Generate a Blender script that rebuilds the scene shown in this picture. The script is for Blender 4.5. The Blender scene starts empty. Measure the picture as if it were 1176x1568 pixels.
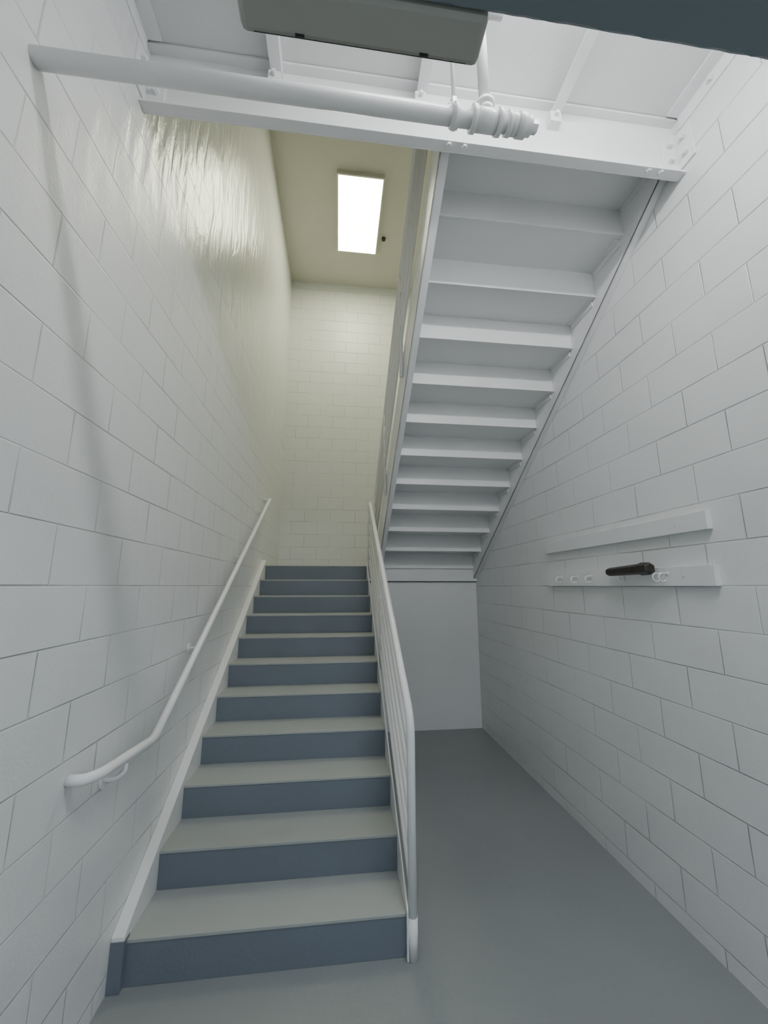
import bpy, math, random
from mathutils import Vector, Matrix
random.seed(4)
S = bpy.context.scene

# ---------------------------------------------------------------- materials
def new_mat(name):
    m = bpy.data.materials.new(name); m.use_nodes = True
    nt = m.node_tree
    return m, nt, nt.nodes["Principled BSDF"]

def paint(name, col, rough=0.4, bscale=60, bdist=0.0015, wave=0.0, var=0.04):
    m, nt, b = new_mat(name)
    N, L = nt.nodes, nt.links
    geo = N.new("ShaderNodeNewGeometry")
    n1 = N.new("ShaderNodeTexNoise"); n1.inputs["Scale"].default_value = 2.3; n1.inputs["Detail"].default_value = 3
    L.new(geo.outputs["Position"], n1.inputs["Vector"])
    mix = N.new("ShaderNodeMix"); mix.data_type = 'RGBA'
    mix.inputs["A"].default_value = (*[c*(1-var) for c in col], 1)
    mix.inputs["B"].default_value = (*[min(1, c*(1+var)) for c in col], 1)
    L.new(n1.outputs["Fac"], mix.inputs["Factor"])
    L.new(mix.outputs["Result"], b.inputs["Base Color"])
    b.inputs["Roughness"].default_value = rough
    n2 = N.new("ShaderNodeTexNoise"); n2.inputs["Scale"].default_value = bscale; n2.inputs["Detail"].default_value = 1
    L.new(geo.outputs["Position"], n2.inputs["Vector"])
    bp = N.new("ShaderNodeBump"); bp.inputs["Distance"].default_value = bdist; bp.inputs["Strength"].default_value = 0.6
    L.new(n2.outputs["Fac"], bp.inputs["Height"])
    L.new(bp.outputs["Normal"], b.inputs["Normal"])
    return m

def block_wall(name, axis, col, rough=0.36, zphase=1.70, hphase=0.0, streak=False):
    """painted concrete block; axis = horizontal world axis the wall runs along"""
    m, nt, b = new_mat(name)
    N, L = nt.nodes, nt.links
    geo = N.new("ShaderNodeNewGeometry")
    sep = N.new("ShaderNodeSeparateXYZ"); L.new(geo.outputs["Position"], sep.inputs[0])
    comb = N.new("ShaderNodeCombineXYZ")
    ax = N.new("ShaderNodeMath"); ax.operation = 'ADD'; ax.inputs[1].default_value = 8.12 + hphase
    L.new(sep.outputs[axis], ax.inputs[0]); L.new(ax.outputs[0], comb.inputs[0])
    az = N.new("ShaderNodeMath"); az.operation = 'ADD'; az.inputs[1].default_value = 0.203*20 - zphase
    L.new(sep.outputs["Z"], az.inputs[0]); L.new(az.outputs[0], comb.inputs[1])
    br = N.new("ShaderNodeTexBrick"); br.offset = 0.5
    br.inputs["Scale"].default_value = 1
    br.inputs["Brick Width"].default_value = 0.406
    br.inputs["Row Height"].default_value = 0.203
    br.inputs["Mortar Size"].default_value = 0.0045
    br.inputs["Mortar Smooth"].default_value = 0.8
    L.new(comb.outputs[0], br.inputs["Vector"])
    # patchy joint depth (paint-filled joints)
    nj = N.new("ShaderNodeTexNoise"); nj.inputs["Scale"].default_value = 2.2; nj.inputs["Detail"].default_value = 2
    L.new(geo.outputs["Position"], nj.inputs["Vector"])
    mr = N.new("ShaderNodeMapRange"); mr.inputs[1].default_value = 0.38; mr.inputs[2].default_value = 0.62
    mr.inputs[3].default_value = 0.32; mr.inputs[4].default_value = 1.0
    L.new(nj.outputs["Fac"], mr.inputs[0])
    jm = N.new("ShaderNodeMath"); jm.operation = 'MULTIPLY'
    L.new(br.outputs["Fac"], jm.inputs[0]); L.new(mr.outputs[0], jm.inputs[1])
    joint = jm
    mask = None
    if streak:
        # upper storey carries thick glossy paint: joints nearly filled, vertical sags
        mask = N.new("ShaderNodeMapRange"); mask.interpolation_type = 'SMOOTHSTEP'
        mask.inputs[1].default_value = 2.9; mask.inputs[2].default_value = 4.2
        L.new(sep.outputs["Z"], mask.inputs[0])
        inv = N.new("ShaderNodeMath"); inv.operation = 'MULTIPLY_ADD'; inv.inputs[1].default_value = -0.75; inv.inputs[2].default_value = 1.0
        L.new(mask.outputs[0], inv.inputs[0])
        j2 = N.new("ShaderNodeMath"); j2.operation = 'MULTIPLY'
        L.new(jm.outputs[0], j2.inputs[0]); L.new(inv.outputs[0], j2.inputs[1]); joint = j2
    mix = N.new("ShaderNodeMix"); mix.data_type = 'RGBA'
    mix.inputs["A"].default_value = (*col, 1); mix.inputs["B"].default_value = (*[c*0.78 for c in col], 1)
    L.new(joint.outputs[0], mix.inputs["Factor"])
    L.new(mix.outputs["Result"], b.inputs["Base Color"])
    b.inputs["Roughness"].default_value = rough
    ng = N.new("ShaderNodeTexNoise"); ng.inputs["Scale"].default_value = 90; ng.inputs["Detail"].default_value = 1
    L.new(geo.outputs["Position"], ng.inputs["Vector"])
    mp = N.new("ShaderNodeMapping"); mp.inputs["Scale"].default_value = (3.5, 3.5, 1.3) if streak else (2.5, 2.5, 2.5)
    L.new(geo.outputs["Position"], mp.inputs["Vector"])
    nb = N.new("ShaderNodeTexNoise"); nb.inputs["Scale"].default_value = 1.4; nb.inputs["Detail"].default_value = 2
    L.new(mp.outputs[0], nb.inputs["Vector"])
    h1 = N.new("ShaderNodeMath"); h1.operation = 'MULTIPLY'; h1.inputs[1].default_value = -0.0045
    L.new(joint.outputs[0], h1.inputs[0])
    h2 = N.new("ShaderNodeMath"); h2.operation = 'MULTIPLY_ADD'; h2.inputs[1].default_value = 0.0009
    L.new(ng.outputs["Fac"], h2.inputs[0]); L.new(h1.outputs[0], h2.inputs[2])
    h3 = N.new("ShaderNodeMath"); h3.operation = 'MULTIPLY_ADD'; h3.inputs[1].default_value = 0.012 if streak else 0.008
    L.new(nb.outputs["Fac"], h3.inputs[0]); L.new(h2.outputs[0], h3.inputs[2])
    last = h3
    if streak:
        mp2 = N.new("ShaderNodeMapping"); mp2.inputs["Scale"].default_value = (7, 7, 1.6)
        L.new(geo.outputs["Position"], mp2.inputs["Vector"])
        n5 = N.new("ShaderNodeTexNoise"); n5.inputs["Scale"].default_value = 1.5; n5.inputs["Detail"].default_value = 2; n5.inputs["Distortion"].default_value = 0.8
        L.new(mp2.outputs[0], n5.inputs["Vector"])
        a5 = N.new("ShaderNodeMath"); a5.operation = 'MULTIPLY'; L.new(n5.outputs["Fac"], a5.inputs[0]); L.new(mask.outputs[0], a5.inputs[1])
        h5 = N.new("ShaderNodeMath"); h5.operation = 'MULTIPLY_ADD'; h5.inputs[1].default_value = 0.009
        L.new(a5.outputs[0], h5.inputs[0]); L.new(h3.outputs[0], h5.inputs[2]); last = h5
        rr = N.new("ShaderNodeMath"); rr.operation = 'MULTIPLY_ADD'; rr.inputs[1].default_value = -0.10; rr.inputs[2].default_value = rough
        L.new(mask.outputs[0], rr.inputs[0]); L.new(rr.outputs[0], b.inputs["Roughness"])
    bp = N.new("ShaderNodeBump"); bp.inputs["Distance"].default_value = 1.0; bp.inputs["Strength"].default_value = 1.0
    L.new(last.outputs[0], bp.inputs["Height"])
    L.new(bp.outputs["Normal"], b.inputs["Normal"])
    return m

def emit(name, col, strength):
    m, nt, b = new_mat(name)
    b.inputs["Base Color"].default_value = (0.9, 0.9, 0.9, 1)
    b.inputs["Emission Color"].default_value = (*col, 1)
    b.inputs["Emission Strength"].default_value = strength
    return m

WALLC = (0.78, 0.79, 0.79)
M_wL = block_wall("painted_block_side", "Y", WALLC, rough=0.36, streak=True)
M_wR = block_wall("painted_block_right", "Y", WALLC, hphase=0.1)
M_wB = block_wall("painted_block_back", "X", WALLC, hphase=0.15)
M_gyp = paint("painted_board_wall", (0.78, 0.79, 0.79), 0.45)
M_ceil = paint("ceiling_paint", (0.60, 0.59, 0.515), 0.6)
M_floor = paint("floor_gray_paint", (0.255, 0.275, 0.275), 0.36, bscale=35, bdist=0.002, var=0.06)
M_tread = paint("tread_gray_paint", (0.37, 0.39, 0.38), 0.45, bscale=90, var=0.05)
M_riser = paint("riser_bluegray_paint", (0.155, 0.182, 0.220), 0.4, var=0.07)
M_white = paint("white_steel_paint", (0.80, 0.805, 0.805), 0.34, bscale=30, bdist=0.001)
M_pipe = paint("white_pipe_paint", (0.84, 0.845, 0.85), 0.28, bscale=40, bdist=0.0006)
M_deck = paint("white_deck_paint", (0.70, 0.705, 0.70), 0.5)
M_head = paint("header_bluegray_paint", (0.17, 0.20, 0.22), 0.5, bscale=60)
M_closer = paint("closer_gray_plastic", (0.40, 0.39, 0.34), 0.45, bscale=200, bdist=0.0003)
M_dark = paint("dark_recess", (0.02, 0.02, 0.02), 0.6)
M_black = paint("black_lacquer", (0.022, 0.017, 0.014), 0.35, bscale=25, bdist=0.004)
M_frame = paint("fixture_frame", (0.7, 0.69, 0.62), 0.4)
M_lampU = emit("upper_lamp_lens", (1.0, 1.0, 0.71), 25.0)
M_lampD = emit("lower_lamp_lens", (0.97, 0.985, 1.0), 98.0)
M_fill = emit("added_fill_glow", (0.78, 0.89, 1.0), 16.0)  # cool glow for the added fill panel in the entry

# ---------------------------------------------------------------- mesh builder
class MB:
    def __init__(s): s.v=[]; s.f=[]; s.mi=[]; s.mats=[]; s.sm=[]
    def m(s, mat):
        if mat not in s.mats: s.mats.append(mat)
        return s.mats.index(mat)
    def box(s, x0,x1,y0,y1,z0,z1, mat):
        i=len(s.v); k=s.m(mat)
        s.v += [(x,y,z) for x in (x0,x1) for y in (y0,y1) for z in (z0,z1)]
        for q in ((0,1,3,2),(4,6,7,5),(0,4,5,1),(2,3,7,6),(0,2,6,4),(1,5,7,3)):
            s.f.append([i+a for a in q]); s.mi.append(k); s.sm.append(False)
    def prismX(s, pts, x0, x1, mat):
        i=len(s.v); n=len(pts); k=s.m(mat)
        s.v += [(x0,y,z) for y,z in pts] + [(x1,y,z) for y,z in pts]
        s.f.append([i+a for a in range(n)]); s.f.append([i+n+a for a in reversed(range(n))])
        s.mi += [k,k]; s.sm += [False,False]
        for a in range(n):
            b=(a+1)%n
            s.f.append([i+b,i+a,i+n+a,i+n+b]); s.mi.append(k); s.sm.append(False)
    def tube(s, path, r, mat, seg=16, cap=True):
        k=s.m(mat); P=[Vector(p) for p in path]; rings=[]
        up=None
        for a,p in enumerate(P):
            if a==0: d=P[1]-P[0]
            elif a==len(P)-1: d=P[-1]-P[-2]
            else: d=(P[a+1]-P[a]).normalized()+(P[a]-P[a-1]).normalized()
            d.normalize()
            if up is None:
                up = Vector((0,0,1)) if abs(d.z)<0.9 else Vector((1,0,0))
            u=(up-d*up.dot(d)).normalized(); w=d.cross(u); up=u
            rr = r[a] if isinstance(r,(list,tuple)) else r
            i=len(s.v)
            for t in range(seg):
                an=2*math.pi*t/seg
                s.v.append(tuple(p+(u*math.cos(an)+w*math.sin(an))*rr))
            rings.append(i)
        for a in range(len(rings)-1):
            for t in range(seg):
                t2=(t+1)%seg
                s.f.append([rings[a]+t,rings[a]+t2,rings[a+1]+t2,rings[a+1]+t]); s.mi.append(k); s.sm.append(seg>8)
        if cap:
            s.f.append([rings[0]+t for t in reversed(range(seg))]); s.f.append([rings[-1]+t for t in range(seg)])
            s.mi += [k,k]; s.sm += [False,False]
    def make(s, name, bevel=0.0, parent=None):
        me=bpy.data.meshes.new(name); me.from_pydata(s.v,[],s.f)
        for mt in s.mats: me.materials.append(mt)
        me.polygons.foreach_set("material_index", s.mi)
        me.polygons.foreach_set("use_smooth", s.sm)
        import bmesh
        bm=bmesh.new(); bm.from_mesh(me); bmesh.ops.recalc_face_normals(bm, faces=bm.faces); bm.to_mesh(me); bm.free()
        o=bpy.data.objects.new(name, me); S.collection.objects.link(o)
        if bevel>0:
            b=o.modifiers.new("bevel","BEVEL"); b.width=bevel; b.segments=2; b.limit_method='ANGLE'; b.angle_limit=math.radians(40)
        if parent: o.parent=parent
        return o

def fillet(pts, r, n=6):
    P=[Vector(p) for p in pts]; out=[P[0]]
    for i in range(1,len(P)-1):
        a=(P[i-1]-P[i]); b=(P[i+1]-P[i]); d=min(r,a.length*0.45,b.length*0.45)
        p0=P[i]+a.normalized()*d; p1=P[i]+b.normalized()*d
        for k in range(n+1):
            t=k/n; out.append(p0*(1-t)**2+P[i]*2*t*(1-t)+p1*t*t)
    out.append(P[-1]); return out

# ---------------------------------------------------------------- dimensions
XL, XR = -0.94, 1.785
YB = 6.33; YR = -2.3
ZC = 7.10
YLAND = 4.985; ZL = 1.95
R1 = ZL/11; RUN1 = 0.282; Y1 = 2.165
R2 = 0.194; RUN2 = 0.304
ZD = 4.21; Z2 = 4.28

# ---------------------------------------------------------------- shell
def slab(name, *a):
    b=MB(); b.box(*a); return b.make(name)
slab("floor", XL-0.2,XR+0.2,YR-0.2,YB+0.2,-0.12,0,M_floor)
slab("ceiling", XL-0.2,XR+0.2,YR-0.2,YB+0.2,ZC,ZC+0.12,M_ceil)
slab("wall_left", XL-0.2,XL,YR,YB,0,ZC,M_wL)
slab("wall_right", XR,XR+0.2,YR,YB,0,ZC,M_wR)
slab("wall_back", XL-0.2,XR+0.2,YB,YB+0.2,0,ZC,M_wB)
slab("wall_front", XL-0.2,XR+0.2,YR-0.2,YR,0,ZC,M_wB)
slab("wall_above_header", XL,XR,0.10,0.285,2.52,ZD,M_wB)
slab("ceiling_entry", XL,XR,YR,0.09,2.70,2.80,M_ceil)
slab("wall_under_landing", XL,XR,YLAND+0.025,YLAND+0.12,0,ZL-0.20,M_gyp)

# painted header beam with slightly ragged paint edge
b=MB(); k=b.m(M_head)
n=220; yA,yB_=0.09,0.2975
for i in range(n+1):
    x=XL+(XR-XL)*i/n
    j=random.uniform(-0.0015,0.0015)
    b.v += [(x,yA,2.518),(x,yA,2.30),(x,yB_-0.003+j*0.8,2.30),(x,yB_,2.303+abs(j)),(x,yB_,2.518)]
for i in range(n):
    for q in range(5):
        q2=(q+1)%5
        b.f.append([i*5+q,i*5+q2,(i+1)*5+q2,(i+1)*5+q]); b.mi.append(k); b.sm.append(False)
b.f.append([0,1,2,3,4]); b.f.append([n*5+q for q in (4,3,2,1,0)]); b.mi+=[k,k]; b.sm+=[False,False]
b.make("door_header")

# door closer
b=MB()
b.box(-0.119,0.150,0.298,0.3435,2.300,2.372,M_closer)
oc=b.make("door_closer",0.007)
b=MB()
for x in (-0.055,0.085):
    b.box(x-0.005,x+0.005,0.336,0.3385,2.2990,2.3003,M_dark)
b.box(-0.1,-0.06,0.306,0.3075,2.2990,2.3003,M_dark)
b.tube([(-0.06,0.3065,2.2985),(-0.06,0.3065,2.3005)],0.0025,M_dark)
b.box(-0.105,0.135,0.3395,0.3399,2.2994,2.3003,M_dark)
b.make("screw_slots",parent=oc)

# ---------------------------------------------------------------- second floor deck
b=MB()
b.box(XL,XR,YR,1.58,ZD,Z2,M_deck)
for x in (-0.33,0.385,1.10):
    b.box(x,x+0.008,0.29,1.549,ZD-0.075,ZD+0.001,M_white)
    b.box(x-0.045,x,0.29,1.549,ZD-0.075,ZD-0.067,M_white)
for x,s in ((XL,1),(XR,-1)):
    b.box(min(x,x+s*0.008),max(x,x+s*0.008),0.29,1.50,ZD-0.09,ZD+0.001,M_white)
    b.box(min(x,x+s*0.07),max(x,x+s*0.07),0.29,1.50,ZD-0.012,ZD+0.001,M_white)
    for y in (0.5,0.9,1.3):
        b.tube([(x,y,ZD-0.05),(x+s*0.03,y,ZD-0.05)],0.013,M_white,6)
b.make("floor_deck_upper")

b=MB(); ZB=3.85
b.box(XL,XR,1.550,1.560,ZB,ZD-0.001,M_white)
b.box(XL,XR,1.505,1.5505,ZB,ZB+0.012,M_white)
b.box(XL,XR,1.510,1.5505,ZD-0.015,ZD-0.002,M_white)
for s,x in ((1,XL),(-1,XR)):
    b.box(min(x,x+s*0.09),max(x,x+s*0.09),1.538,1.5505,ZB+0.04,ZD-0.07,M_white)
    b.box(min(x,x+s*0.01),max(x,x+s*0.01),1.44,1.54,ZB+0.04,ZD-0.10,M_white)
    for z in (ZB+0.10,ZB+0.20):
        b.tube([(x+s*0.055,1.515,z),(x+s*0.055,1.54,z)],0.017,M_white,6)
        b.tube([(x+s*0.01,1.48,z),(x+s*0.03,1.48,z)],0.015,M_white,6)
for x in (0.50,0.58,1.58,1.65):
    b.tube([(x,1.525,ZB-0.008),(x,1.525,ZB+0.032)],0.015,M_white,6)
for x in (-0.33,0.385,1.10):
    b.box(x-0.055,x+0.004,1.505,1.5505,ZD-0.14,ZD-0.076,M_white)
    b.tube([(x-0.025,1.485,ZD-0.105),(x-0.025,1.51,ZD-0.105)],0.012,M_white,6)
b.make("steel_channel_beam",0.002)

# ---------------------------------------------------------------- lower staircase
XS0, XS1 = -0.885, 0.354
b=MB()
for j in range(1,12):
    y=Y1+(j-1)*RUN1; z0=(j-1)*R1; z1=j*R1
    b.box(XS0,XS1,y-0.012,y+0.010,z0,z1-0.013,M_riser)
    if j<11:
        b.box(XS0,XS1,y-0.016,y+RUN1-0.005,z1-0.014,z1,M_tread)
zt=lambda y:(y-Y1)/RUN1*R1+R1+0.055
yf=2.125; yt=YLAND+0.016
pts=[(yf,0),(yf,0.205),(yf+0.03,zt(yf+0.03)),(yt,zt(yt)),(yt,zt(yt)-0.36),(yf+0.33,0)]
b.prismX(pts,XL+0.001,XS0,M_white)
b.prismX(pts,XS1,XS1+0.008,M_white)
b.box(XL+0.0005,XS0+0.001,yf-0.002,yf+0.05,0,0.19,M_riser)
b.prismX([(yf+0.35,0.0),(yt,zt(yt)-0.37),(yt,zt(yt)-0.36),(yf+0.34,0.01)],XL+0.002,XS1+0.006,M_white)
b.make("staircase",0.002)

# ---------------------------------------------------------------- landing
b=MB()
b.box(XL,XR,YLAND-0.016,YB,ZL-0.012,ZL,M_tread)
b.box(XS1+0.02,XR,YLAND-0.02,YLAND+0.02,ZL-0.19,ZL-0.013,M_white)
b.box(XL,XR,YLAND+0.02,YB,ZL-0.19,ZL-0.013,M_white)
b.make("floor_landing",0.002)

# ---------------------------------------------------------------- upper staircase
XU0, XU1 = 0.525, 1.735
b=MB(); TH=0.026
YU=YLAND-0.022
for j in range(1,12):
    y=YU-(j-1)*RUN2; z0=ZL+(j-1)*R2; z1=ZL+j*R2
    b.box(XU0,XU1,y-0.010,y,z0-TH-0.002,z1-TH,M_white)
    b.box(XU0,XU1,y-RUN2-0.012,y+0.02,z1-TH,z1,M_white)
    b.box(XU0,XU1,y-0.022,y-0.010,z0-TH-0.004,z0-TH+0.004,M_white)
    b.box(XU1-0.035,XU1,y-RUN2+0.02,y-0.03,z1-TH-0.006,z1-TH,M_white)
    b.box(XU1-0.008,XU1,y-RUN2+0.02,y-0.03,z1-TH-0.045,z1-TH,M_white)
    b.box(XU0,XU0+0.035,y-RUN2+0.02,y-0.03,z1-TH-0.006,z1-TH,M_white)
yl=YU-11*RUN2
b.box(XU0,XU1,yl-0.012,yl,ZL+11*R2-TH,Z2,M_white)
cl=lambda y: ZL-TH+(YU-y)*(R2/RUN2)
yt2=1.562
dn=0.13
pts=[(YU,cl(YU)-dn),(yt2,max(ZB,cl(yt2)-dn)),(yt2,Z2),(YU-11.2*RUN2,Z2+0.02),(YU,cl(YU)+0.27)]
b.prismX(pts,XU0-0.045,XU0-0.035,M_white)
fl=[(YU,cl(YU)-dn),(yt2,cl(yt2)-dn),(yt2,cl(yt2)-dn+0.012),(YU,cl(YU)-dn+0.012)]
b.prismX(fl,XU0-0.045,XU0+0.008,M_white)
b.prismX(pts,XU0-0.003,XU0,M_white)
b.prismX(pts,XU1,XU1+0.008,M_white)
b.prismX(fl,XU1,XR-0.001,M_white)
b.make("staircase.001",0.0015)

# ---------------------------------------------------------------- guard railing, lower flight
XG=0.384
b=MB(); yP=2.14; zP=1.03
sl=R1/RUN1
yE=4.90; zE=zP+(yE-yP)*sl
top=fillet([(XG,yP,0.0),(XG,yP,zP),(XG,yE,zE),(XG,yE,ZL-0.15)],0.09,8)
b.tube(top,0.0215,M_pipe,20)
b.tube([(XG,yP,0),(XG,yP,0.17)],0.0235,M_pipe,20)
for o in (0.15,0.30,0.45,0.60,0.74):
    b.tube([(XG,yP,zP-o-0.04),(XG,yP+0.04,zP-o-0.02),(XG,yE,zE-o)],0.0125,M_pipe,12)
ym=3.55
b.tube([(XG,ym,zP+(ym-yP)*sl),(XG,ym,zP+(ym-yP)*sl-0.92)],0.017,M_pipe,14)
b.make("guard_railing")

# upper-flight guard
XG2=0.462
b=MB(); s2=R2/RUN2
ya=YU-0.02; yb=1.62
za=ZL+0.90; zb=za+(ya-yb)*s2
b.tube(fillet([(XG2,ya,ZL),(XG2,ya,za),(XG2,yb,zb),(XG2,yb,Z2-0.2)],0.09,8),0.019,M_pipe,18)
for o in (0.15,0.30,0.45,0.60):
    b.tube([(XG2,ya,za-o),(XG2,yb,zb-o)],0.011,M_pipe,12)
for ym in (3.9,2.8):
    zc=za+(ya-ym)*s2
    b.tube([(XG2,ym,zc),(XG2,ym,zc-0.9)],0.015,M_pipe,14)
b.make("guard_railing.001")

# ---------------------------------------------------------------- wall handrail
XH=XL+0.085
b=MB()
path=fillet([(XL,1.665,1.02),(XL+0.055,1.66,1.02),(XH,1.72,1.018),(XH,2.15,0.985),(XH,4.83,0.985+2.68*0.654),(XH,4.90,2.755),(XL+0.03,4.93,2.755),(XL,4.93,2.755)],0.05,6)
b.tube(path,0.0195,M_pipe,18)
for y in (1.90,2.75,3.75,4.65):
    z=0.992+max(0,y-2.15)*0.654
    b.tube(fillet([(XL,y,z-0.075),(XL+0.05,y,z-0.072),(XH,y,z-0.045),(XH,y,z-0.01)],0.03,4),0.008,M_pipe,10)
    b.tube([(XL,y,z-0.075),(XL+0.008,y,z-0.075)],0.03,M_pipe,16)
b.make("handrail")

# ---------------------------------------------------------------- sprinkler pipe
b=MB(); yp=1.02; zp=3.262
def seg(x0,x1,r,n=20): b.tube([(x0,yp,zp),(x1,yp,zp)],r,M_pipe,n)
seg(XL,0.60,0.0275)
seg(0.345,0.372,0.034); seg(0.352,0.365,0.037)
seg(0.415,0.432,0.039); seg(0.432,0.505,0.034); seg(0.505,0.522,0.039)
seg(0.540,0.557,0.036); seg(0.557,0.580,0.032); seg(0.580,0.610,0.036); seg(0.610,0.628,0.029); seg(0.628,0.650,0.020,6)
xv=0.468
b.tube([(xv,yp,zp),(xv,yp,ZD)],0.019,M_pipe,18)
b.tube([(xv,yp,zp+0.02),(xv,yp,zp+0.055)],0.028,M_pipe,18)
b.tube([(xv,yp,zp+0.050),(xv,yp,zp+0.068)],0.033,M_pipe,18)
b.tube([(xv,yp,3.74),(xv,yp,3.82)],0.030,M_pipe,18)
b.tube([(xv,yp,3.78),(xv+0.09,yp,3.78)],0.024,M_pipe,18)
xh=0.358
b.tube([(xh,yp,zp+0.03),(xh,yp,ZD)],0.007,M_pipe,10)
b.tube([(xh,yp,zp+0.036),(xh,yp,zp+0.070)],0.014,M_pipe,6)
b.tube([(xh-0.02,yp,zp+0.036),(xh+0.02,yp,zp+0.050)],0.012,M_pipe,8)
b.make("sprinkler_pipe")

# ---------------------------------------------------------------- wall boards and hooks
b=MB()
b.box(XR-0.030,XR,1.67,3.16,1.97,2.063,M_white)
for y in (1.85,2.95): b.tube([(XR-0.033,y,2.015),(XR-0.029,y,2.015)],0.006,M_frame,10)
b.make("mounting_board",0.004)
b=MB()
b.box(XR-0.030,XR,1.67,3.16,1.70,1.80,M_white)
def hook(y,z):
    x=XR-0.030
    pts=[(x,y,z)]+[(x-0.03+0.022*math.cos(a),y,z-0.022+0.022*math.sin(a)) for a in [math.radians(q) for q in range(70,331,20)]]
    b.tube(pts,0.004,M_pipe,8); b.tube([(x,y,z),(x-0.004,y,z)],0.012,M_pipe,12)
for y in (2.95,2.75,2.58,2.25,1.98,1.94): hook(y,1.768)
b.tube([(XR-0.033,1.84,1.75),(XR-0.029,1.84,1.75)],0.007,M_frame,10)
b.make("hook_rail",0.003)
b=MB()
b.tube([(XR-0.084,1.985,1.795),(XR-0.084,1.993,1.795),(XR-0.081,2.06,1.795),(XR-0.081,2.065,1.795),(XR-0.074,2.34,1.787),(XR-0.074,2.345,1.787)],[0.026,0.035,0.037,0.031,0.026,0.020],M_black,6)
b.make("black_wooden_handle",0.002)

# ---------------------------------------------------------------- light fixtures
def fixture(name,x0,x1,y0,y1,zt_,h,lens):
    b=MB(); t=0.02
    b.box(x0-t,x1+t,y0-t,y0,zt_-h,zt_,M_frame); b.box(x0-t,x1+t,y1,y1+t,zt_-h,zt_,M_frame)
    b.box(x0-t,x0,y0,y1,zt_-h,zt_,M_frame); b.box(x1,x1+t,y0,y1,zt_-h,zt_,M_frame)
    b.box(x0,x1,y0,y1,zt_-0.012,zt_,M_frame)
    b.box(x0,x1,y0,y1,zt_-h+0.004,zt_-h+0.012,lens)
    return b.make(name)
fixture("ceiling_light_fixture",-0.11,0.49,4.30,5.50,ZC,0.06,M_lampU)
fixture("added_fill_panel",0.0,1.2,-1.3,-0.7,2.70,0.05,M_fill)  # unseen panel behind the camera, added as bluish fill light
# wraparound strip light below the deck
b=MB()
b.box(0.20,1.42,0.54,0.68,4.09,4.125,M_frame)
b.box(0.20,0.22,0.57,0.65,4.045,4.09,M_frame); b.box(1.40,1.42,0.57,0.65,4.045,4.09,M_frame)
b.box(0.22,1.40,0.580,0.640,4.045,4.085,M_lampD)
for x in (0.3,1.3): b.tube([(x,0.61,4.12),(x,0.61,ZD)],0.008,M_pipe,8)
b.make("strip_light_fixture")
b=MB(); b.tube([(0.60,5.25,ZC),(0.60,5.25,ZC-0.03)],0.03,M_dark,14); b.make("ceiling_sensor")
b=MB(); b.box(XL,XR,YB-0.02,YB,ZC-0.05,ZC,M_gyp); b.make("trim_1")

# ---------------------------------------------------------------- world + camera
w=bpy.data.worlds.new("World"); S.world=w; w.use_nodes=True
w.node_tree.nodes["Background"].inputs[0].default_value=(0.6,0.7,0.8,1)
w.node_tree.nodes["Background"].inputs[1].default_value=0.05
cam=bpy.data.cameras.new("Camera"); co=bpy.data.objects.new("Camera",cam); S.collection.objects.link(co)
cam.sensor_fit='VERTICAL'; cam.sensor_height=36; cam.sensor_width=27; cam.lens=600/1568*36
cam.clip_start=0.01
co.location=(0,0,1.70)
co.rotation_euler=(math.radians(90+10.7),0,math.radians(-6.6))
S.camera=co
